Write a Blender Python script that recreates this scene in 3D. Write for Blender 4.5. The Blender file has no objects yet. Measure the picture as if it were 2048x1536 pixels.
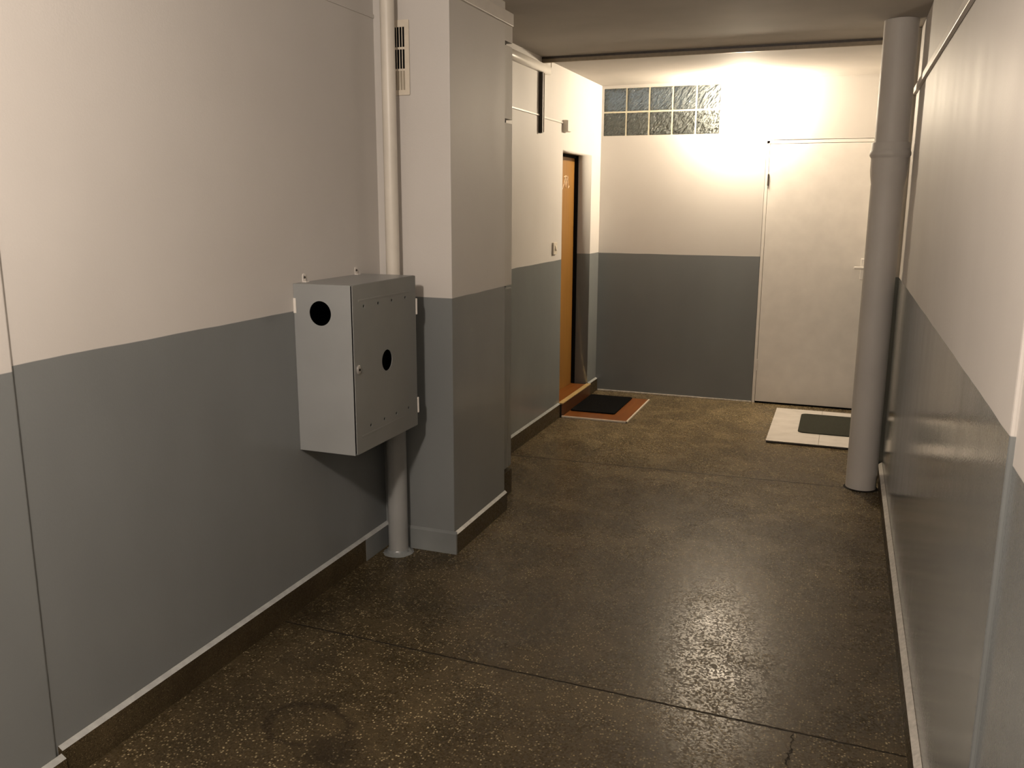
import bpy, bmesh, math, random
from mathutils import Vector, Matrix
random.seed(7)
S = bpy.context.scene
COL = S.collection

# ------------------------------------------------------------------ helpers
def lin(r, g, b):
    f = lambda c: (c/255/12.92) if c/255 <= .04045 else ((c/255+.055)/1.055)**2.4
    return (f(r), f(g), f(b), 1)

class NT:
    def __init__(self, name):
        self.m = bpy.data.materials.new(name); self.m.use_nodes = True
        self.t = self.m.node_tree; self.n = self.t.nodes
        self.b = self.n['Principled BSDF']
    def new(self, typ, **kw):
        x = self.n.new(typ)
        for k, v in kw.items(): setattr(x, k, v)
        return x
    def link(self, a, b): self.t.links.new(a, b)
    def pos(self):
        return self.new('ShaderNodeNewGeometry').outputs['Position']
    def noise(self, vec, scale, detail=3, rough=.5):
        x = self.new('ShaderNodeTexNoise'); x.inputs['Scale'].default_value = scale
        x.inputs['Detail'].default_value = detail; x.inputs['Roughness'].default_value = rough
        if vec is not None: self.link(vec, x.inputs['Vector'])
        return x.outputs['Fac']
    def math(self, op, a, b=None, c=None, clamp=False):
        x = self.new('ShaderNodeMath', operation=op); x.use_clamp = clamp
        for i, v in enumerate((a, b, c)):
            if v is None: continue
            if isinstance(v, (int, float)): x.inputs[i].default_value = v
            else: self.link(v, x.inputs[i])
        return x.outputs[0]
    def ramp(self, v, a, b, lo=0., hi=1.):
        x = self.new('ShaderNodeMapRange'); x.clamp = True
        x.inputs['From Min'].default_value = a; x.inputs['From Max'].default_value = b
        x.inputs['To Min'].default_value = lo; x.inputs['To Max'].default_value = hi
        self.link(v, x.inputs['Value']); return x.outputs['Result']
    def mix(self, f, a, b):
        x = self.new('ShaderNodeMix', data_type='RGBA')
        for s, v in ((x.inputs['Factor'], f), (x.inputs['A'], a), (x.inputs['B'], b)):
            pass
        ins = [i for i in x.inputs if i.type == 'RGBA']
        fac = [i for i in x.inputs if i.name == 'Factor' and i.type == 'VALUE'][0]
        for s, v in ((fac, f), (ins[0], a), (ins[1], b)):
            if isinstance(v, (int, float)): s.default_value = v
            elif isinstance(v, tuple): s.default_value = v
            else: self.link(v, s)
        return [o for o in x.outputs if o.type == 'RGBA'][0]
    def scale(self, vec, sx, sy, sz):
        x = self.new('ShaderNodeVectorMath', operation='MULTIPLY')
        self.link(vec, x.inputs[0]); x.inputs[1].default_value = (sx, sy, sz)
        return x.outputs[0]
    def sep(self, vec):
        x = self.new('ShaderNodeSeparateXYZ'); self.link(vec, x.inputs[0]); return x.outputs
    def bump(self, h, strength, dist=.01):
        x = self.new('ShaderNodeBump'); x.inputs['Strength'].default_value = strength
        x.inputs['Distance'].default_value = dist
        self.link(h, x.inputs['Height']); self.link(x.outputs[0], self.b.inputs['Normal'])
    def color(self, v):
        if isinstance(v, tuple): self.b.inputs['Base Color'].default_value = v
        else: self.link(v, self.b.inputs['Base Color'])
    def rough(self, v):
        if isinstance(v, (int, float)): self.b.inputs['Roughness'].default_value = v
        else: self.link(v, self.b.inputs['Roughness'])

def simple(name, col, rough=.5, metal=0., nscale=40, var=.12, bump=.05, spec=.5):
    t = NT(name); p = t.pos()
    n = t.noise(p, nscale, 3)
    d = tuple(c*(1-var) for c in col[:3]) + (1,)
    l = tuple(min(1, c*(1+var)) for c in col[:3]) + (1,)
    t.color(t.mix(t.ramp(n, .3, .7), d, l)); t.rough(rough)
    t.b.inputs['Metallic'].default_value = metal
    t.b.inputs['Specular IOR Level'].default_value = spec
    if bump: t.bump(t.noise(p, nscale*4, 2), bump, .003)
    return t.m

def two_tone(name, zline, wobble=.004, rough_lo=.16, tint=1.):
    """cream-white plaster above, glossy grey oil paint below a hand-cut line"""
    t = NT(name); p = t.pos(); z = t.sep(p)[2]
    w = t.math('MULTIPLY', t.math('SUBTRACT', t.noise(p, 3.5, 2), .5), wobble*2)
    f = t.ramp(t.math('ADD', z, w), zline-.0012, zline+.0012)
    n = t.noise(p, 1.7, 4)
    GD, GL = [tuple(v*tint for v in c[:3])+(1,) for c in (GREY_D, GREY)]
    white = t.mix(t.ramp(n, .3, .7), WHITE_D, WHITE)
    grey = t.mix(t.ramp(t.noise(t.scale(p, 1, 1, .5), 2.3, 4), .3, .7), GD, GL)
    t.color(t.mix(f, grey, white))
    gr = t.ramp(t.noise(t.scale(p, 1.5, 1.5, .15), 4, 3), .3, .7, rough_lo, rough_lo+.07)
    t.rough(t.math('ADD', t.math('MULTIPLY', f, .45), t.math('MULTIPLY', gr, t.math('SUBTRACT', 1, t.math('MULTIPLY', f, .4)))))
    h = t.math('ADD', t.noise(p, 160, 2), t.math('MULTIPLY', t.noise(p, 9, 3), 2.2))
    t.bump(h, .10, .003)
    t.b.inputs['Specular IOR Level'].default_value = .5
    return t.m

def obj(name, bm, mats, parent=None, smooth=False, auto=True):
    me = bpy.data.meshes.new(name)
    bmesh.ops.recalc_face_normals(bm, faces=bm.faces[:])
    if parent is None and auto:
        xs = [v.co for v in bm.verts]
        lo = Vector([min(c[i] for c in xs) for i in range(3)]); hi = Vector([max(c[i] for c in xs) for i in range(3)])
        org = Vector(((lo.x+hi.x)/2, (lo.y+hi.y)/2, lo.z))
    elif parent is None: org = Vector()
    else:
        r = parent
        while r.parent: r = r.parent
        org = Vector(r.location)
    bm.transform(Matrix.Translation(-org)); bm.to_mesh(me); bm.free()
    o = bpy.data.objects.new(name, me); COL.objects.link(o)
    for m in (mats if isinstance(mats, (list, tuple)) else [mats]): me.materials.append(m)
    if parent is None: o.location = org
    else: o.parent = parent
    if smooth:
        for f in me.polygons: f.use_smooth = True
        me.set_sharp_from_angle(angle=math.radians(40))
    return o

def tag(o, label=None, cat=None, group=None, kind=None):
    if label: o['label'] = label
    if cat: o['category'] = cat
    if group: o['group'] = group
    if kind: o['kind'] = kind
    return o
def thing(name, loc, label, cat, group=None, kind=None):
    o = bpy.data.objects.new(name, None); COL.objects.link(o); o.location = loc
    o.empty_display_size = .1
    return tag(o, label, cat, group, kind)

def box(bm, lo, hi, bev=0., mi=0, seg=2):
    lo, hi = [min(a, b) for a, b in zip(lo, hi)], [max(a, b) for a, b in zip(lo, hi)]
    r = bmesh.ops.create_cube(bm, size=1)
    vs = r['verts']
    for v in vs: v.co = Vector([lo[i] + (v.co[i]+.5)*(hi[i]-lo[i]) for i in range(3)])
    fs = {f for v in vs for f in v.link_faces}
    for f in fs: f.material_index = mi
    if bev:
        es = list({e for v in vs for e in v.link_edges})
        bmesh.ops.bevel(bm, geom=es, offset=bev, segments=seg, affect='EDGES', profile=.6, material=-1)
    return bm
def B(lo, hi, bev=0., mi=0): return box(bmesh.new(), lo, hi, bev, mi)

def prism(bm, prof, axis, a, b, mi_fn=None):
    """closed 2-D profile swept along an axis. axis 'y': profile is (x,z); axis 'x': profile is (y,z)"""
    mk = (lambda q, t: (q[0], t, q[1])) if axis == 'y' else (lambda q, t: (t, q[0], q[1])) if axis == 'x' else (lambda q, t: (q[0], q[1], t))
    A = [bm.verts.new(mk(q, a)) for q in prof]; Z = [bm.verts.new(mk(q, b)) for q in prof]
    n = len(prof)
    for i in range(n):
        f = bm.faces.new((A[i], A[(i+1) % n], Z[(i+1) % n], Z[i]))
        if mi_fn: f.material_index = mi_fn(i)
    f1 = bm.faces.new(A[::-1]); f2 = bm.faces.new(Z)
    if mi_fn: f1.material_index = mi_fn(-1); f2.material_index = mi_fn(-1)
    return bm

def lathe(bm, prof, center, seg=40, axis='z'):
    """prof: (radius, height) list, capped"""
    rings = []
    cx, cy, cz = center
    for r, h in prof:
        ring = []
        for k in range(seg):
            a = 2*math.pi*k/seg; c, s = r*math.cos(a), r*math.sin(a)
            p = (cx+c, cy+s, cz+h) if axis == 'z' else (cx+h, cy+c, cz+s) if axis == 'x' else (cx+c, cy+h, cz+s)
            ring.append(bm.verts.new(p))
        rings.append(ring)
    for a, b in zip(rings, rings[1:]):
        for k in range(seg): bm.faces.new((a[k], a[(k+1) % seg], b[(k+1) % seg], b[k]))
    bm.faces.new(rings[0][::-1]); bm.faces.new(rings[-1])
    return bm

def tube(bm, pts, r, seg=12):
    pts = [Vector(p) for p in pts]; rings = []
    for i, p in enumerate(pts):
        d = (pts[min(i+1, len(pts)-1)] - pts[max(i-1, 0)]).normalized()
        u = d.orthogonal().normalized() if i == 0 else (u - d*u.dot(d)).normalized()
        w = d.cross(u)
        rings.append([bm.verts.new(p + r*(math.cos(2*math.pi*k/seg)*u + math.sin(2*math.pi*k/seg)*w)) for k in range(seg)])
    for a, b in zip(rings, rings[1:]):
        for k in range(seg): bm.faces.new((a[k], a[(k+1) % seg], b[(k+1) % seg], b[k]))
    bm.faces.new(rings[0][::-1]); bm.faces.new(rings[-1])
    return bm

def circle(cx, cy, r, n=36): return [(cx+r*math.cos(2*math.pi*i/n), cy+r*math.sin(2*math.pi*i/n)) for i in range(n)]
def rect(x0, y0, x1, y1): return [(x0, y0), (x1, y0), (x1, y1), (x0, y1)]
def rrect(x0, y0, x1, y1, r, n=6):
    out = []
    for cx, cy, a0 in ((x1-r, y0+r, -90), (x1-r, y1-r, 0), (x0+r, y1-r, 90), (x0+r, y0+r, 180)):
        for k in range(n+1):
            a = math.radians(a0 + 90*k/n); out.append((cx+r*math.cos(a), cy+r*math.sin(a)))
    return out
def plate(outline, holes, o, u, v, n, t):
    """flat plate with real holes: 2-D outline at o + a*u + b*v, thickness t along n"""
    cu = bpy.data.curves.new('tmp', 'CURVE'); cu.dimensions = '2D'; cu.fill_mode = 'BOTH'; cu.extrude = t/2
    for loop in [outline] + holes:
        sp = cu.splines.new('POLY'); sp.points.add(len(loop)-1); sp.use_cyclic_u = True
        for p, q in zip(sp.points, loop): p.co = (q[0], q[1], 0, 1)
    ob = bpy.data.objects.new('tmp', cu); COL.objects.link(ob)
    dg = bpy.context.evaluated_depsgraph_get(); me = bpy.data.meshes.new_from_object(ob.evaluated_get(dg))
    bm = bmesh.new(); bm.from_mesh(me)
    bpy.data.objects.remove(ob); bpy.data.curves.remove(cu); bpy.data.meshes.remove(me)
    o, u, v, n = map(Vector, (o, u, v, n))
    for w in bm.verts: w.co = o + w.co.x*u + w.co.y*v + (w.co.z + t/2)*n
    bmesh.ops.remove_doubles(bm, verts=bm.verts[:], dist=1e-5)
    return bm
def join(bm, other):
    me = bpy.data.meshes.new('tmp'); other.to_mesh(me); other.free(); bm.from_mesh(me); bpy.data.meshes.remove(me); return bm

# ------------------------------------------------------------------ colours and materials
WHITE = (.59, .565, .535, 1); WHITE_D = (.545, .52, .49, 1)
GREY = (.195, .208, .208, 1); GREY_D = (.170, .181, .180, 1)

M_wl = two_tone('paint_left', 1.192)
M_wln = two_tone('paint_left_near', 1.180)
M_wr = two_tone('paint_right', 1.191, rough_lo=.075)
M_wrn = two_tone('paint_right_near', 1.137)
M_wb = two_tone('paint_back', 1.187, rough_lo=.3, tint=.80)
M_col = two_tone('paint_column', 1.188)
M_shaft = two_tone('paint_shaft', 1.160, rough_lo=.25)
M_grey = simple('grey_oil_paint', GREY, .28, nscale=6, bump=.05)
M_lip = simple('grey_paint_lip', (.36, .37, .36, 1), .22, nscale=30, bump=.3)
M_ceil = simple('ceiling_plaster', (.425, .40, .37, 1), .8, nscale=3, var=.06, bump=.2)
M_white = simple('white_gloss_paint', (.70, .665, .62, 1), .38, nscale=8, var=.05, bump=.05)
M_pipe_r = simple('cream_grey_pipe_paint', (.50, .475, .44, 1), .55, nscale=5, var=.05, bump=.04)
M_pipe_l = simple('cream_pipe_paint', (.62, .58, .51, 1), .4, nscale=7, var=.06, bump=.05)
M_pipe_lo = simple('grey_pipe_paint', (.27, .275, .268, 1), .35, nscale=7, var=.08, bump=.06)
M_cab = simple('cabinet_grey_enamel', (.255, .265, .265, 1), .34, nscale=5, var=.05, bump=.03)
M_doorcab = simple('cabinet_door_enamel', (.19, .195, .19, 1), .36, nscale=5, var=.05, bump=.03)
M_black = simple('matte_black', (.004, .004, .004, 1), .9, var=.1, bump=0, spec=.1)
M_dark = simple('dark_gap', (.012, .010, .008, 1), .8, bump=0, spec=.2)
M_plastic = simple('ivory_plastic', (.66, .60, .50, 1), .4, var=.04, bump=.02)
M_shutter = simple('tan_shutter', (.34, .30, .23, 1), .5, var=.05, bump=0)
M_steel = simple('dark_painted_steel', (.040, .032, .025, 1), .5, metal=.2, var=.2, bump=.05)
M_rail_tan = simple('tan_painted_flange', (.22, .175, .115, 1), .5, var=.1, bump=.05)
M_chrome = simple('pale_metal', (.55, .53, .5, 1), .35, metal=.6, var=.05, bump=0)
M_nose = simple('brass_edge_strip', (.62, .45, .20, 1), .4, metal=.35, var=.08, bump=0)
M_edge = simple('cream_edge_strip', (.62, .54, .44, 1), .45, var=.06, bump=0)
M_caulk = simple('pale_caulk', (.50, .46, .40, 1), .6, nscale=60, var=.3, bump=.3)

def mat_wood(name, c0, c1, axis, rough=.35):
    t = NT(name); p = t.pos()
    s = {'z': (14, 14, .8), 'y': (14, .9, 14), 'x': (.9, 14, 14)}[axis]
    n = t.noise(t.scale(p, *s), 2.2, 5, .6)
    n2 = t.noise(p, 1.3, 2)
    t.color(t.mix(t.ramp(t.math('ADD', n, t.math('MULTIPLY', n2, .3)), .4, .85), c0, c1)); t.rough(rough)
    t.bump(n, .05, .002)
    return t
_t = mat_wood('orange_wood_door', (.20, .095, .018, 1), (.265, .132, .030, 1), 'z', .4)
# faint pale marks near the head of the leaf
M_leaf = _t.m
M_lam = mat_wood('orange_laminate', (.130, .040, .008, 1), (.225, .080, .017, 1), 'y', .32).m
M_riser = mat_wood('brown_laminate_riser', (.055, .020, .007, 1), (.085, .032, .011, 1), 'y', .4).m
M_mark = simple('pale_mark_tone', (.62, .48, .34, 1), .8, nscale=80, var=.3, bump=0)

def mat_rubber():
    t = NT('black_looped_mat'); p = t.pos()
    n = t.noise(p, 130, 3, .7)
    t.color(t.mix(t.ramp(n, .45, .75), (.001, .001, .001, 1), (.010, .0098, .009, 1))); t.rough(.85)
    t.bump(n, 1.0, .01); t.b.inputs['Specular IOR Level'].default_value = .08
    return t.m
M_blackmat = mat_rubber()
def mat_carpet():
    t = NT('grey_green_carpet'); p = t.pos()
    n = t.noise(p, 220, 3, .7)
    t.color(t.mix(t.ramp(n, .35, .7), (.026, .028, .020, 1), (.060, .060, .046, 1))); t.rough(.95)
    t.bump(n, .8, .006); t.b.inputs['Specular IOR Level'].default_value = .15
    return t.m
M_carpet = mat_carpet()
def mat_tile():
    t = NT('white_veined_tile'); p = t.pos()
    n = t.noise(t.scale(p, 1, 1.5, 1), 7, 5, .6)
    t.color(t.mix(t.ramp(n, .42, .72), (.76, .71, .65, 1), (.66, .61, .55, 1))); t.rough(.22)
    return t.m
M_tile = mat_tile()
M_grout = simple('tile_joint', (.28, .24, .19, 1), .8, var=.1, bump=0)

def mat_terrazzo(name, floor=True):
    t = NT(name); p = t.pos()
    def chips(scale, th0, th1):
        v = t.new('ShaderNodeTexVoronoi'); v.inputs['Scale'].default_value = scale
        t.link(p, v.inputs['Vector'])
        s = t.new('ShaderNodeSeparateColor'); t.link(v.outputs['Color'], s.inputs[0])
        size = t.ramp(v.outputs['Distance'], .28, .42, 1, 0)
        return t.math('MULTIPLY', t.ramp(s.outputs[0], th0, th1), size), s.outputs[1]
    c1, r1 = chips(112 if floor else 240, .58, .66); c2, r2 = chips(190, .55, .68); c3, r3 = chips(150, .70, .76)
    big = t.noise(p, 1.0, 5, .55); mid = t.noise(p, 4.5, 5, .6)
    base = t.mix(t.ramp(mid, .3, .7), (.044, .033, .0165, 1), (.072, .054, .028, 1))
    col = t.mix(t.math('MULTIPLY', c2, .55), base, (.17, .13, .075, 1))
    chipc = t.mix(r1, (.15, .11, .056, 1), (.56, .47, .28, 1))
    col = t.mix(t.math('MULTIPLY', c1, .85 if floor else .30), col, chipc)
    col = t.mix(t.math('MULTIPLY', c3, .75), col, (.014, .010, .006, 1))
    dirt = t.ramp(t.math('ADD', t.math('MULTIPLY', big, .7), t.math('MULTIPLY', mid, .3)), .42, .60, .0, 1.)
    col = t.mix(t.math('MULTIPLY', t.math('SUBTRACT', 1, dirt), .52), col, (.024, .018, .011, 1))
    # polished binder, rougher chips: the sheen breaks up into grains
    vr = t.new('ShaderNodeTexVoronoi'); vr.inputs['Scale'].default_value = 135; t.link(p, vr.inputs['Vector'])
    sr = t.new('ShaderNodeSeparateColor'); t.link(vr.outputs['Color'], sr.inputs[0])
    grain = t.ramp(sr.outputs[2], .35, .75)
    rough = t.math('ADD', t.math('MULTIPLY', grain, .22), t.ramp(mid, .35, .65, .21, .31))
    h = t.math('ADD', t.math('MULTIPLY', t.noise(p, 120, 2, .6), .5), t.math('MULTIPLY', grain, -.35))
    if floor:
        x, y, z = t.sep(p)
        def joint(x0, y0, x1, y1, w):
            # distance from the straight joint, broken up a little
            k = (y1-y0)/(x1-x0)
            yy = t.math('ADD', t.math('MULTIPLY', t.math('SUBTRACT', x, x0), k), y0)
            d = t.math('ABSOLUTE', t.math('ADD', t.math('SUBTRACT', y, yy), t.math('MULTIPLY', t.math('SUBTRACT', t.noise(p, 30, 2), .5), .006)))
            return t.ramp(d, w*.5, w, 1, 0)
        j = t.math('MAXIMUM', joint(-1.906, 2.641, .263, 2.577, .0055), joint(-1.919, 5.109, .107, 5.187, .008))
        j = t.math('MAXIMUM', j, joint(-1.9, .10, .26, .06, .006))
        # hairline crack running from the near joint towards the viewer
        xx = t.math('ADD', t.math('MULTIPLY', t.math('SUBTRACT', y, 2.57), .10), -.03)
        dc = t.math('ABSOLUTE', t.math('ADD', t.math('SUBTRACT', x, xx), t.math('MULTIPLY', t.math('SUBTRACT', t.noise(p, 24, 3), .5), .06)))
        yr = t.math('MULTIPLY', t.ramp(y, 2.38, 2.42), t.ramp(y, 2.57, 2.58, 1, 0))
        cr = t.math('MULTIPLY', t.ramp(dc, .001, .003, 1, 0), yr)
        # ring-shaped dirty mark
        dx = t.math('DIVIDE', t.math('SUBTRACT', x, -1.46), .135); dy = t.math('DIVIDE', t.math('SUBTRACT', y, 2.09), .11)
        rr = t.math('SQRT', t.math('ADD', t.math('MULTIPLY', dx, dx), t.math('MULTIPLY', dy, dy)))
        rr = t.math('ADD', rr, t.math('MULTIPLY', t.math('SUBTRACT', t.noise(p, 9, 3), .5), .7))
        ring = t.ramp(t.math('ABSOLUTE', t.math('SUBTRACT', rr, 1.)), .05, .17, 1, 0)
        bx = t.math('DIVIDE', t.math('SUBTRACT', x, -1.32), .13); by = t.math('DIVIDE', t.math('SUBTRACT', y, 2.0), .10)
        blob = t.ramp(t.math('ADD', t.math('SQRT', t.math('ADD', t.math('MULTIPLY', bx, bx), t.math('MULTIPLY', by, by))), t.math('MULTIPLY', t.math('SUBTRACT', t.noise(p, 11, 4), .5), 1.4)), .4, 1.1, .8, 0)
        stain = t.math('MULTIPLY', t.math('MAXIMUM', t.math('MULTIPLY', ring, .8), blob), .75)
        col = t.mix(stain, col, (.017, .012, .008, 1))
        slab_lamp_gain = t.math('ADD', t.ramp(y, 3.0, 6.0, 0, 1.25), t.ramp(y, 2.6, 2.62, .92, .82))  # end-lamp light painted into the colour toward the far wall, plus slab step
        sc = t.new('ShaderNodeVectorMath', operation='SCALE'); t.link(col, sc.inputs[0]); t.link(slab_lamp_gain, sc.inputs['Scale'])
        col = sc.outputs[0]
        lines = t.math('MAXIMUM', j, cr)
        col = t.mix(t.math('MULTIPLY', lines, .92), col, (.008, .006, .004, 1))
        h = t.math('ADD', h, t.math('MULTIPLY', lines, -3.))
        rough = t.math('ADD', rough, t.math('MULTIPLY', lines, .4))
    else:
        rough = t.math('ADD', rough, .12)
    t.color(col); t.rough(rough); t.bump(h, .22, .003)
    t.b.inputs['Specular IOR Level'].default_value = .15
    return t.m
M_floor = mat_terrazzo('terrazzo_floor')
M_terr = mat_terrazzo('terrazzo_skirting', False)

def mat_glass():
    t = NT('rippled_block_glass'); p = t.pos()
    x, y, z = t.sep(p); cv = t.new('ShaderNodeCombineXYZ')
    t.link(t.math('MULTIPLY', t.math('ADD', x, z), 7.), cv.inputs[0]); t.link(t.math('MULTIPLY', t.math('SUBTRACT', x, z), 17.), cv.inputs[1])
    n = t.noise(cv.outputs[0], 1.6, 3, .55); n2 = t.noise(p, 45, 2)
    t.color((.80, .88, .86, 1)); t.rough(.03)
    t.b.inputs['Transmission Weight'].default_value = .9
    t.b.inputs['IOR'].default_value = 1.45
    t.bump(t.math('ADD', n, t.math('MULTIPLY', n2, .12)), 1.0, .09)
    return t.m
M_glass = mat_glass()
M_glassedge = simple('green_glass_rim', (.30, .33, .26, 1), .2, var=.1, bump=0)
M_mortar = simple('cream_block_joint', (.55, .52, .40, 1), .6, nscale=60, bump=.1)
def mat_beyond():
    t = NT('glow_panel_beyond'); p = t.pos(); z = t.sep(p)[2]
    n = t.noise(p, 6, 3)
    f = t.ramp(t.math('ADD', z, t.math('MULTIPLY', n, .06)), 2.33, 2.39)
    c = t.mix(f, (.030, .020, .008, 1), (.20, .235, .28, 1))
    t.color(c); t.link(c, t.b.inputs['Emission Color']); t.b.inputs['Emission Strength'].default_value = .75  # self-glowing, added to stand in for light from a room behind
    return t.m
M_beyond = mat_beyond()
def mat_bulb(strength):
    t = NT('lit_opal_glass'); t.color((.9, .85, .75, 1))
    n = t.noise(t.pos(), 5, 1)
    t.link(t.mix(n, (1, .82, .60, 1), (1, .84, .63, 1)), t.b.inputs['Emission Color'])
    t.b.inputs['Emission Strength'].default_value = strength
    return t.m
M_bulb = mat_bulb(1560)

# ------------------------------------------------------------------ the setting
XL, XR, YB, ZC = -1.945, .305, 7.266, 2.533
Y0 = -2.2
DY0, DY1, DZ0, DZ1 = 6.215, 6.995, .0, 1.972      # doorway in the left wall
YV = (0, 1, 0); ZV = (0, 0, 1); XV = (1, 0, 0)

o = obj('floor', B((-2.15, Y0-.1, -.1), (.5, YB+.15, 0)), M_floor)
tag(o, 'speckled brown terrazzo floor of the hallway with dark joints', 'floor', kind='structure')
o = obj('ceiling', B((-2.15, Y0-.1, ZC), (.5, YB+.15, ZC+.1)), M_ceil)
tag(o, 'dim cream plaster ceiling of the hallway', 'ceiling', kind='structure')

# left wall: one long plane with the recessed doorway cut out; near stretch stands 12 mm proud
bm = plate([(1.585, 0), (DY0, 0), (DY0, DZ1), (DY1, DZ1), (DY1, 0), (YB, 0), (YB, ZC), (1.585, ZC)], [], (XL, 0, 0), YV, ZV, (-1, 0, 0), .20)
wl = obj('wall_left', bm, M_wl)
tag(wl, 'long left wall, white above and glossy grey below, behind the meter cabinet', 'wall', kind='structure')
o = obj('wall_left_near', B((XL-.2, Y0, 0), (XL+.010, 1.585, ZC), .004), M_wln)
tag(o, 'slightly raised wall stretch at the left edge of the photo', 'wall', kind='structure')
# pillar
CX, CY0, CY1 = -1.591, 3.495, 4.139
o = obj('wall_pillar', B((XL-.02, CY0, 0), (CX, CY1, ZC), .004), M_col)
tag(o, 'square pillar standing out of the left wall, white above grey', 'pillar', kind='structure')

# back wall with the door opening and the glass block opening
WX0, WX1, WZ0, WZ1 = -1.927, -.990, 2.137, 2.511
DX0, DX1, DTOP = -.622, .200, 2.083
bm = plate([(XL-.1, 0), (DX0, 0), (DX0, DTOP), (DX1, DTOP), (DX1, 0), (.5, 0), (.5, ZC), (XL-.1, ZC)],
           [rect(WX0, WZ0, WX1, WZ1)], (0, YB, 0), XV, ZV, YV, .14)
o = obj('wall_back', bm, M_wb)
tag(o, 'end wall with the white door and the glass block strip', 'wall', kind='structure')

# right wall: main stretch, far stretch 25 mm proud, near stretch set back
YS = 5.47
o = obj('wall_right', B((XR, 1.745, 0), (XR+.2, YS, ZC), .006), M_wr)
tag(o, 'right wall with mirror-like grey paint below white plaster', 'wall', kind='structure')
o = obj('wall_right_far', B((XR-.022, YS, 0), (XR+.2, YB, ZC), .003), M_wr)
tag(o, 'sunlit-looking strip of right wall behind the thick drain pipe', 'wall', kind='structure')
o['label'] = 'bright narrow strip of right wall seen just behind the thick drain pipe'
o = obj('wall_right_near', B((XR+.010, Y0, 0), (XR+.2, 1.745, ZC)), M_wrn)
tag(o, 'set-back wall stretch at the right edge of the photo', 'wall', kind='structure')
o = obj('wall_front', B((-2.15, Y0-.1, 0), (.5, Y0, ZC)), M_wl)
tag(o, 'hallway wall behind the viewer', 'wall', kind='structure')

# skirtings: terrazzo body with a painted sloping lip
def skirt(name, side, x, y0, y1, h, t, label, lip=.011, mats=None):
    s = 1 if side == 'left' else -1
    prof = [(x, 0), (x+s*t, 0), (x+s*t, h-lip), (x+s*.001, h), (x, h)]
    bm = prism(bmesh.new(), prof, 'y', y0, y1, lambda i: 1 if i == 2 else 0)
    o = obj(name, bm, mats or [M_terr, M_lip])
    return tag(o, label, 'baseboard', kind='structure')
skirt('baseboard_left', 'left', XL, 1.60, 3.27, .114, .016, 'brown terrazzo skirting along the left wall under the meter cabinet')
skirt('baseboard_left_painted', 'left', XL, 3.27, CY0-.001, .114, .0175, 'short grey-painted skirting piece beside the pipe foot in the corner', mats=[M_grey, M_lip])
skirt('baseboard_left_near', 'left', XL+.010, Y0, 1.60, .094, .018, 'skirting under the raised wall stretch at the left edge')
skirt('baseboard_left_far', 'left', XL, 4.44, DY0-.022, .114, .016, 'brown skirting between the pillar and the orange door')
skirt('baseboard_left_corner', 'left', XL, DY1+.012, YB-.001, .114, .016, 'short brown skirting between the orange door and the end wall')
skirt('baseboard_pillar', 'left', CX, CY0, CY1+.004, .105, .014, 'brown skirting on the hallway face of the pillar')
bm = prism(bmesh.new(), [(CY0, 0), (CY0-.012, 0), (CY0-.012, .098), (CY0-.001, .108), (CY0, .108)], 'x', XL+.024, CX+.014, lambda i: 0)
o = obj('baseboard_pillar_front', bm, M_grey); tag(o, 'grey-painted skirting on the front of the pillar beside the pipe', 'baseboard', kind='structure')
M_liplight = simple('pale_glossy_lip', (.52, .50, .46, 1), .2, nscale=50, var=.15, bump=.4)
skirt('baseboard_right', 'right', XR, 1.75, YS-.02, .100, .020, 'dark skirting with a shiny pale lip along the right wall', lip=.016, mats=[M_terr, M_liplight])
skirt('baseboard_right_far', 'right', XR-.022, YS-.02, YB-.002, .100, .018, 'pale-topped skirting behind the thick drain pipe', lip=.016, mats=[M_terr, M_liplight])
skirt('baseboard_right_near', 'right', XR+.010, Y0, 1.745, .100, .020, 'skirting under the set-back wall stretch at the right edge', mats=[M_terr, M_liplight])
o = obj('trim_1', B((XL+.02, YB-.008, 0), (DX0, YB, .011), .003), M_caulk)
tag(o, 'thin pale caulk bead along the foot of the end wall', 'trim', kind='structure')

# ------------------------------------------------------------------ orange door in its recess, with laminate step
LX = -2.085
d1 = thing('door_1', (XL-.06, (DY0+DY1)/2, 0), 'orange wooden door set deep in the left wall near the end', 'door', kind='structure')
obj('door_leaf', B((LX-.04, DY0+.002, .104), (LX, DY1-.004, DZ1-.02), .003), M_leaf, d1)
bm = B((LX-.045, DY1-.010, .104), (LX+.030, DY1-.001, DZ1-.004))
box(bm, (LX-.045, DY0+.001, DZ1-.022), (LX+.012, DY1-.001, DZ1-.001))
obj('door_frame', bm, M_black, d1)['label'] = 'black frame edge beside the orange leaf'
# pale squiggly marks on the leaf
bm = bmesh.new()
for pts in ([(6.62, 1.700), (6.66, 1.705), (6.70, 1.745), (6.735, 1.80), (6.75, 1.79), (6.735, 1.745), (6.74, 1.715), (6.77, 1.765), (6.80, 1.805), (6.80, 1.75), (6.81, 1.712), (6.84, 1.73)],
            [(6.70, 1.795), (6.74, 1.806), (6.78, 1.802)], [(6.50, 1.735), (6.52, 1.748)]):
    tube(bm, [(LX+.0005, y, z) for y, z in pts], .0042, 6)
obj('pale_mark', bm, M_mark, d1)['label'] = 'pale squiggle near the top of the leaf'
obj('door_step', B((LX-.03, DY0+.003, .001), (-1.945, DY1-.003, .103)), M_lam, d1)
bm = prism(bmesh.new(), [(-1.957, .103), (-1.918, .103), (-1.918, .092), (-1.922, .092), (-1.922, .107), (-1.957, .107)], 'y', DY0-.003, DY1+.003)
bm = B((-1.952, DY0-.002, .100), (-1.914, DY1+.010, .109), .002)
obj('edge_strip', bm, M_nose, d1)['label'] = 'yellow edge strip of the step'
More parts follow.
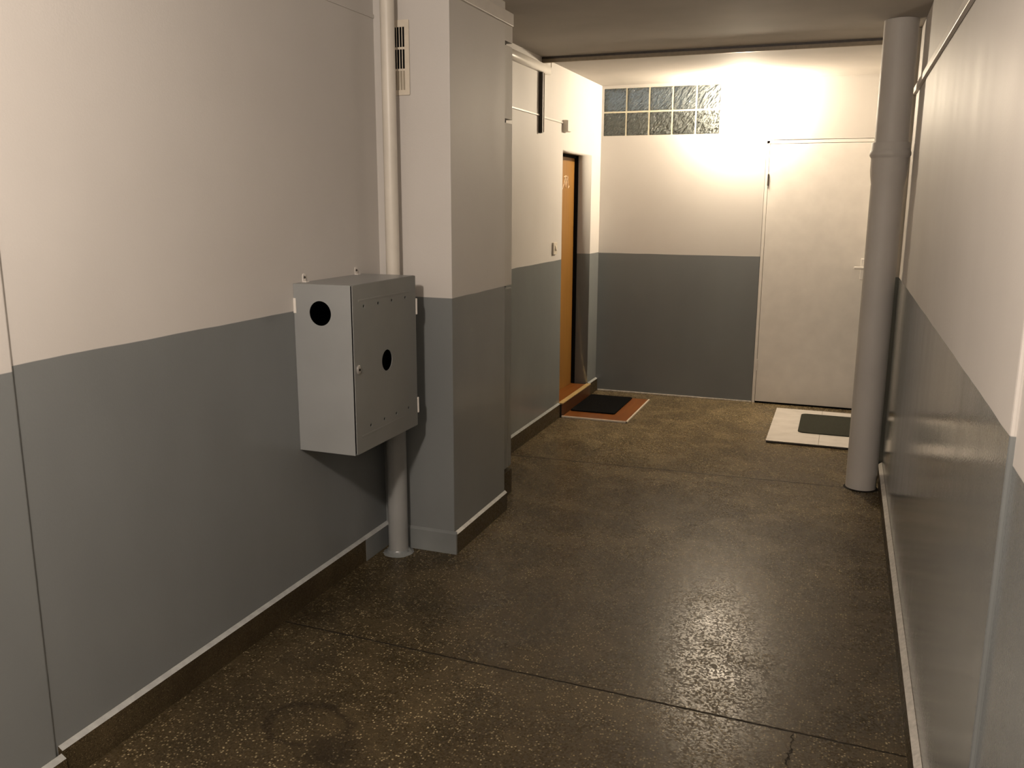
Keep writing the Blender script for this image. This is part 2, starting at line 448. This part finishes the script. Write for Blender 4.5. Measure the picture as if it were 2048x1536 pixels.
obj('end_cap', B((-1.944, DY0-.020, .002), (-1.921, DY0-.0105, .099)), M_dark, d1)['label'] = 'dark near end of the step'
obj('step_riser', B((-1.944, DY0-.010, .002), (-1.920, DY1+.010, .100)), M_riser, d1)

# ------------------------------------------------------------------ white door in the end wall
d2 = thing('door_2', ((DX0+DX1)/2, YB, 0), 'plain white flush door in the end wall beside the drain pipe', 'door', kind='structure')
bm = B((DX0+.003, YB-.004, 0), (DX0+.026, YB+.10, DTOP-.004), .002)
box(bm, (DX1-.026, YB-.004, 0), (DX1-.003, YB+.10, DTOP-.004), .002)
box(bm, (DX0+.003, YB-.004, DTOP-.030), (DX1-.003, YB+.10, DTOP-.006), .002)
obj('door_frame', bm, M_white, d2)
leaf2 = obj('door_leaf', B((DX0+.029, YB-.010, .016), (DX1-.029, YB+.030, DTOP-.034), .003), M_white, d2)
obj('threshold_gap', B((DX0+.026, YB+.004, .0), (DX1-.026, YB+.09, .015)), M_black, d2)['label'] = 'dark gap under the white door'
for zz in (1.78, .315):
    bm = lathe(bmesh.new(), [(.0045, -.045), (.006, -.044), (.006, .044), (.0045, .045)], (DX0+.028, YB-.012, zz), 12)
    obj('hinge', bm, M_steel if zz > 1 else M_white, d2)
bm = B((.128, YB-.017, 1.03), (.166, YB-.010, 1.19), .004)
obj('handle_plate', bm, M_white, leaf2)
bm = tube(bmesh.new(), [(.147, YB-.016, 1.121), (.147, YB-.050, 1.121)], .008)
box(bm, (.080, YB-.060, 1.112), (.157, YB-.044, 1.130), .005)
obj('door_handle', bm, M_white, leaf2)

# ------------------------------------------------------------------ glass block strip
w1 = thing('window_1', ((WX0+WX1)/2, YB, WZ0), 'strip of rippled glass blocks, two rows, high on the end wall', 'window', kind='structure')
NCOL, NROW = 5, 2; pw = (WX1-WX0)/NCOL; ph = (WZ1-WZ0)/NROW; g = .006
edge = lambda k, n: .0015 if k in (0, n) else g
cell = lambda i, j: (WX0+i*pw+edge(i, NCOL), WZ0+j*ph+edge(j, NROW), WX0+(i+1)*pw-edge(i+1, NCOL), WZ0+(j+1)*ph-edge(j+1, NROW))
cells = [rect(*cell(i, j)) for i in range(NCOL) for j in range(NROW)]
bm = plate(rect(WX0, WZ0, WX1, WZ1), cells, (0, YB+.006, 0), XV, ZV, YV, .085)
obj('block_joints', bm, M_mortar, w1)
first = None
for i in range(NCOL):
    for j in range(NROW):
        a0, b0, a1, b1 = cell(i, j)
        bm = B((a0, YB+.004, b0), (a1, YB+.082, b1), .007)
        gb = obj('glass_block', bm, M_glass, w1)
obj('glow_panel', B((WX0-.05, YB+.145, WZ0-.05), (WX1+.05, YB+.16, WZ1+.02)), M_beyond, w1)['label'] = 'added glowing panel seen through the blocks'  # added glowing panel that brightens the blocks from behind

# ------------------------------------------------------------------ lamp at the far end
lamp = thing('wall_lamp', (-.82, YB, 2.33), 'glaringly bright lamp high on the end wall between glass blocks and white door', 'lamp')
LPX, LPZ = -.82, 2.37
bm = lathe(bmesh.new(), [(.050, .004), (.050, -.006), (.044, -.012), (.024, -.016), (.022, -.052), (.018, -.054)], (LPX, YB, LPZ), 32, 'y')
obj('lamp_holder', bm, M_plastic, lamp, True)
bm = lathe(bmesh.new(), [(.014, -.054), (.015, -.064), (.019, -.076), (.025, -.092), (.0285, -.115), (.029, -.150), (.027, -.182), (.021, -.198), (.012, -.206), (.004, -.208)], (LPX, YB, LPZ), 32, 'y')
obj('light_bulb', bm, M_bulb, lamp, True)

# ------------------------------------------------------------------ meter cabinet on the left wall
X1, YA, YE, Z0, Z1 = -1.6965, 2.820, 3.337, .645, 1.297
cab = thing('meter_cabinet', (XL, (YA+YE)/2, Z0), 'grey sheet-metal meter cabinet with round holes hung on the left wall', 'cabinet')
tk = .003
bm = plate(rect(XL+.001, Z0, X1, Z1), [circle(-1.829, 1.188, .047)], (0, YA, 0), XV, ZV, YV, tk)
box(bm, (XL+.001, YE-tk, Z0), (X1, YE, Z1)); box(bm, (XL+.001, YA+tk, Z0), (X1, YE-tk, Z0+tk)); box(bm, (XL+.001, YA+tk, Z1-tk), (X1, YE-tk, Z1))
body = obj('cabinet_body', bm, M_cab, cab)
bm = B((XL+.002, YA+tk+.002, Z0+tk+.002), (X1-.004, YE-tk-.002, Z1-tk-.002))
for f in list(bm.faces):
    if f.normal.x > .9 or f.normal.y < -.9: bm.faces.remove(f)
obj('shade_liner', bm, M_black, cab)  # black liner added so the inside reads as deep shade
holes = [circle(y, 1.213, .0068, 14) for y in (2.903, 3.015, 3.126, 3.243)] + [circle(y, .741, .0068, 14) for y in (2.933, 3.042, 3.145, 3.254)]
holes.append(circle(3.076, .977, .043))
bm = plate(rrect(YA+.003, Z0+.002, YE-.001, Z1-.001, .004), holes, (X1+.0035, 0, 0), YV, ZV, XV, .0040)
cdoor = obj('cabinet_door', bm, M_doorcab, cab)
# shallow stiffening ribs near the top and the bottom of the door
for zz in (1.236, .712):
    obj('door_rib', B((X1+.0073, 2.862, zz-.004), (X1+.0085, 3.315, zz+.004), .0005), M_doorcab, cdoor)
# triangular-key lock
bm = lathe(bmesh.new(), [(.012, 0), (.012, .004), (.0095, .006), (.006, .006)], (X1+.0075, 2.849, .977), 24, 'x')
for v in bm.verts: v.co.z = .977 + (v.co.z-.977)*1.55
lock = obj('lock', bm, M_chrome, cdoor, True)
obj('keyhole', lathe(bmesh.new(), [(.0052, 0), (.0052, .0012)], (X1+.0133, 2.849, .977), 16, 'x'), M_black, lock)
for zz in (1.165, .735):
    bm = lathe(bmesh.new(), [(.006, -.034), (.0075, -.032), (.0075, .032), (.006, .034)], (X1+.004, YE+.006, zz), 14)
    box(bm, (X1-.030, YE, zz-.028), (X1+.003, YE+.003, zz+.028))
    obj('hinge', bm, M_white, cab)
for yy in (2.894, 3.283):
    bm = plate(rrect(yy-.011, Z1-.006, yy+.011, Z1+.032, .009), [circle(yy, Z1+.018, .005, 16)], (XL+.001, 0, 0), YV, ZV, XV, .003)
    box(bm, (XL+.001, yy-.011, Z1), (XL+.018, yy+.011, Z1+.003))
    lug = obj('mounting_lug', bm, M_white, cab)
    obj('screw', lathe(bmesh.new(), [(.0055, 0), (.004, .003)], (XL+.004, yy, Z1+.018), 12, 'x'), M_steel, lug)
obj('wall_bracket', B((XL+.001, YA-.004, 1.185), (XL+.012, YA, 1.242), .001), M_white, cab)['label'] = 'white tab on the near rear edge'

# ------------------------------------------------------------------ riser pipe beside the cabinet
rp = thing('riser_pipe', (-1.842, 3.42, 0), 'slim vertical riser pipe in the corner between meter cabinet and pillar', 'pipe')
bm = lathe(bmesh.new(), [(.0300, 1.02), (.0300, ZC-.001)], (-1.838, 3.42, 0), 36)
obj('upper_pipe', bm, M_pipe_l, rp, True)['label'] = 'thinner cream pipe above the cabinet'
bm = lathe(bmesh.new(), [(.0455, .0), (.0455, .98), (.0455, 1.0), (.034, 1.025)], (-1.843, 3.42, 0), 36)
obj('lower_pipe', bm, M_pipe_lo, rp, True)['label'] = 'thicker grey pipe below the cabinet'
bm = lathe(bmesh.new(), [(.072, 0.0), (.064, .004), (.054, .009), (.048, .020), (.046, .020)], (-1.843, 3.42, 0), 36)
for v in bm.verts:
    if v.co.z < .02: v.co.x += random.uniform(-.005, .005)
    v.co.x = max(v.co.x, XL+.001); v.co.y = min(v.co.y, CY0-.0125)
obj('mortar_collar', bm, M_grey, rp, True)

# ------------------------------------------------------------------ vent grille on the pillar
GX0, GX1, GZ0, GZ1 = -1.905, -1.775, 2.046, 2.348
vg = thing('vent_grille', ((GX0+GX1)/2, CY0, GZ0), 'cream vent grille with black slots on the pillar front, half hidden by pipe', 'vent')
sl = []
for k in range(7):
    xa = -1.7960 - k*.0126
    for za, zb in ((2.240, 2.320), (2.153, 2.231), (2.067, 2.145)): sl.append(rect(xa-.0095, za, xa, zb))
bm = plate(rrect(GX0, GZ0, GX1, GZ1, .004), sl, (0, CY0-.004, 0), XV, ZV, (0, -1, 0), .003)
obj('grille_plate', bm, M_plastic, vg)
obj('dark_duct', B((-1.892, CY0-.003, 2.150), (-1.790, CY0-.0008, 2.325)), M_black, vg)
obj('shutter', B((-1.892, CY0-.0055, 2.062), (-1.790, CY0-.0008, 2.1495)), M_shutter, vg)['label'] = 'closed lower slots'

# ------------------------------------------------------------------ boxed shaft behind the pillar
SX = -1.660; SY1 = 4.42
sh = thing('shaft_cover', (SX, (CY1+SY1)/2, 0), 'narrow boxed pipe shaft with panel gaps just behind the pillar', 'shaft cover')
obj('shaft_core', B((XL+.001, CY1+.001, .001), (SX-.030, SY1-.012, ZC-.001)), M_dark, sh)
zs = [(2.392, ZC-.002), (2.018, 2.372), (1.168, 1.998)]
for a, b in zs: obj('shaft_panel', B((XL+.001, CY1+.002, a), (SX, SY1, b), .002), M_shaft, sh)
obj('shaft_panel', B((XL+.001, CY1+.002, .160), (SX, SY1, 1.152), .002), M_shaft, sh)['label'] = 'grey lower panel'
obj('shaft_plinth', B((XL+.001, CY1+.002, .001), (SX+.004, SY1+.002, .140), .002), M_terr, sh)

# ------------------------------------------------------------------ trunking and cables
bm = B((CX, CY0-.014, 2.433), (CX+.014, 4.215, 2.490), .002)
box(bm, (-1.868, CY0-.014, 2.433), (CX+.001, CY0, 2.490), .002)
o = obj('cable_trunking', bm, M_white); tag(o, 'white cable trunking wrapped round the top of the pillar', 'trunking')
ft = thing('cable_trunking', (XL, 5.12, 2.433), 'white trunking high on the left wall ending beside the ceiling rail', 'trunking')
bm = plate(rect(0, 2.433, .030, 2.486), [rect(.004, 2.437, .026, 2.482)], (XL+.0005, 4.43, 0), XV, ZV, YV, 1.40)
obj('trunking_body', bm, M_white, ft)
obj('open_end', B((XL+.0045, 5.80, 2.437), (XL+.0265, 5.815, 2.482)), M_black, ft)
bm = tube(bmesh.new(), [(XL+.018, 5.80, 2.462), (XL+.020, 5.845, 2.470), (XL+.024, 5.858, 2.492), (XL+.030, 5.835, 2.512), (XL+.034, 5.790, ZC-.008)], .0045)
obj('loose_cable', bm, M_white, ft, True)
# narrow capping on the left wall above the cabinet
o = obj('cable_capping', B((XL-.003, 1.59, 2.362), (XL+.005, CY0, 2.378), .0015), M_wl)
tag(o, 'thin white cable capping high on the left wall above the cabinet', 'cable')
# two thin surface cables toward the junction box
o = obj('wall_cable', B((XL, 4.43, 2.158), (XL+.007, 5.672, 2.170), .002), M_white)
tag(o, 'thin white cable on left wall left of the vertical steel rail', 'cable')
o = obj('wall_cable', B((XL, 5.752, 2.152), (XL+.007, 6.205, 2.164), .002), M_white)
tag(o, 'thin white cable between the vertical steel rail and the junction box', 'cable')
jb = thing('junction_box', (XL, 6.245, 2.098), 'small cream junction box on left wall above the orange door', 'junction box')
obj('box_body', B((XL-.002, 6.205, 2.098), (XL+.034, 6.290, 2.178), .003), M_plastic, jb)
obj('box_lid', B((XL+.034, 6.207, 2.100), (XL+.040, 6.288, 2.176), .002), M_white, jb)
ls = thing('light_switch', (XL, 6.03, 1.237), 'cream light switch on the left wall beside the orange door', 'switch')
pl = obj('switch_plate', B((XL, 5.992, 1.238), (XL+.014, 6.072, 1.322), .003), M_plastic, ls)
bm = prism(bmesh.new(), [(XL+.013, 1.262), (XL+.0235, 1.270), (XL+.017, 1.300), (XL+.013, 1.302)], 'y', 6.020, 6.046)
obj('rocker', bm, M_plastic, ls)

# steel rails left from an old partition
cr = thing('ceiling_rail', ((XL+XR)/2, 5.735, ZC-.036), 'steel angle rail with a painted shadow gap running across the ceiling wall to wall', 'rail')
bm = B((XL+.001, 5.724, ZC-.013), (XR-.024, 5.752, ZC))
obj('rail_gap_shade', bm, M_steel, cr)  # dark strip stands in for the shadow gap above the flange
obj('rail_flange', B((XL+.001, 5.728, ZC-.036), (XR-.024, 5.748, ZC-.0131)), M_rail_tan, cr)['label'] = 'tan painted lower flange'
wr = thing('wall_rail', (XL, 5.71, 2.050), 'short dark steel channel fixed upright on the left wall', 'rail')
bm = B((XL, 5.672, 2.050), (XL+.004, 5.722, 2.432)); box(bm, (XL+.004, 5.672, 2.050), (XL+.026, 5.677, 2.432)); box(bm, (XL+.022, 5.677, 2.050), (XL+.026, 5.694, 2.432))
obj('rail_channel', bm, M_steel, wr)
obj('rail_edge', B((XL+.004, 5.717, 2.058), (XL+.024, 5.722, 2.432)), M_edge, wr)['label'] = 'cream painted far flange'

# conduit on the right wall
def conduit(a, b): pass
bm = B((XR-.016, 1.75, 2.184), (XR, YS-.001, 2.220), .003)
o = obj('wall_conduit', bm, M_white); tag(o, 'flat white cable conduit running along the upper right wall', 'conduit')
bm = B((XR-.022-.014, YS-.012, 2.184), (XR-.022, YB-.01, 2.218), .003)
o = obj('wall_conduit', bm, M_white); tag(o, 'end piece of white conduit disappearing behind the thick drain pipe', 'conduit')

# ------------------------------------------------------------------ thick drain pipe on the right
PX, PY = .1925, 5.22
dp = thing('drain_pipe', (PX, PY, 0), 'thick cream drain pipe from floor to ceiling beside the right wall', 'pipe')
obj('upper_pipe', lathe(bmesh.new(), [(.0845, 1.90), (.0845, ZC-.001)], (PX, PY, 0), 56), M_pipe_r, dp, True)
obj('lower_pipe', lathe(bmesh.new(), [(.083, .004), (.083, 1.70)], (PX-.002, PY, 0), 56), M_pipe_r, dp, True)
obj('pipe_socket', lathe(bmesh.new(), [(.083, 1.690), (.0835, 1.70), (.091, 1.745), (.094, 1.775), (.094, 1.835), (.096, 1.842), (.103, 1.852), (.1035, 1.866), (.099, 1.878), (.097, 1.885), (.097, 1.915), (.095, 1.919), (.084, 1.919)], (PX, PY, 0), 56), M_pipe_r, dp, True)
bm = lathe(bmesh.new(), [(.094, 0), (.090, .004), (.084, .006)], (PX-.002, PY, 0), 40)
obj('dark_floor_joint', bm, M_dark, dp, True)

# ------------------------------------------------------------------ boards and mats on the floor
lb = thing('laminate_board', (-1.66, 6.61, 0), 'orange laminate board with cream edging on the floor before the orange door', 'board')
obj('board_top', B((-1.912, 6.205, .001), (-1.422, 7.005, .011)), M_lam, lb)
bm = B((-1.918, 6.193, .001), (-1.410, 6.2045, .014), .002); box(bm, (-1.4215, 6.193, .001), (-1.410, 7.012, .014), .002)
obj('edge_trim', bm, M_edge, lb)
bm = plate(rrect(-1.905, 6.385, -1.553, 6.995, .012), [], (0, 0, .0112), XV, YV, ZV, .010)
dm = obj('doormat', bm, M_blackmat); tag(dm, 'black looped doormat lying on the orange laminate board', 'doormat')

tb = thing('tile_board', (-.07, 6.55, 0), 'white marbled tile board on the floor in front of the white door', 'board')
TX0, TX1, TY0, TY1 = -.405, .262, 6.028, 7.064
obj('board_base', B((TX0+.004, TY0+.004, .0005), (TX1-.004, TY1-.004, .008)), M_dark, tb)
bm = B((TX0, TY0, .0082), (TX1, TY1, .0150)); obj('tile_joints', bm, M_grout, tb)
for x0, x1, y0, y1 in ((TX0, -.0655, TY0, 6.703), (-.0625, TX1, TY0, 6.703), (TX0, -.0655, 6.706, TY1), (-.0625, TX1, 6.706, TY1)):
    obj('tile', B((x0, y0, .0090), (x1, y1, .0165), .0008), M_tile, tb)
bm = plate(rrect(-.212, 6.318, .205, 6.908, .045), [], (0, 0, .0168), XV, YV, ZV, .007)
dm2 = obj('doormat', bm, M_carpet); tag(dm2, 'grey-green carpet doormat with rounded corners on the white tiles', 'doormat')

# ------------------------------------------------------------------ lights
def lamp_point(name, loc, energy, col, r):
    l = bpy.data.lights.new(name, 'POINT'); l.energy = energy; l.color = col; l.shadow_soft_size = r
    o = bpy.data.objects.new(name, l); COL.objects.link(o); o.location = loc; return o
lamp_point('ceiling_light_near', (-.90, .20, 2.41), 184, (1, .86, .74), .07)

w = bpy.data.worlds.new('World'); S.world = w; w.use_nodes = True
w.node_tree.nodes['Background'].inputs[0].default_value = (.05, .045, .04, 1)
w.node_tree.nodes['Background'].inputs[1].default_value = .5

# ------------------------------------------------------------------ camera
f_px = 1751.6; pi_, ya, ro = [math.radians(v) for v in (11.7057, 20.5375, .2156)]
fw = Vector((-math.sin(ya)*math.cos(pi_), math.cos(ya)*math.cos(pi_), -math.sin(pi_)))
r = Vector((math.cos(ya), math.sin(ya), 0)); u = r.cross(fw)
r2 = r*math.cos(ro) + u*math.sin(ro); u2 = -r*math.sin(ro) + u*math.cos(ro)
cd = bpy.data.cameras.new('Camera'); cam = bpy.data.objects.new('Camera', cd); COL.objects.link(cam)
mw = Matrix((r2, u2, -fw)).transposed().to_4x4(); mw.translation = Vector((0, 0, 1.6)); cam.matrix_world = mw
cd.sensor_width = 36; cd.lens = f_px*36/2048; cd.clip_start = .01
S.camera = cam

S.view_settings.view_transform = 'Standard'
S.view_settings.look = 'None'
S.view_settings.exposure = 0
S.cycles.max_bounces = 8; S.cycles.diffuse_bounces = 5
S.cycles.sample_clamp_indirect = 4
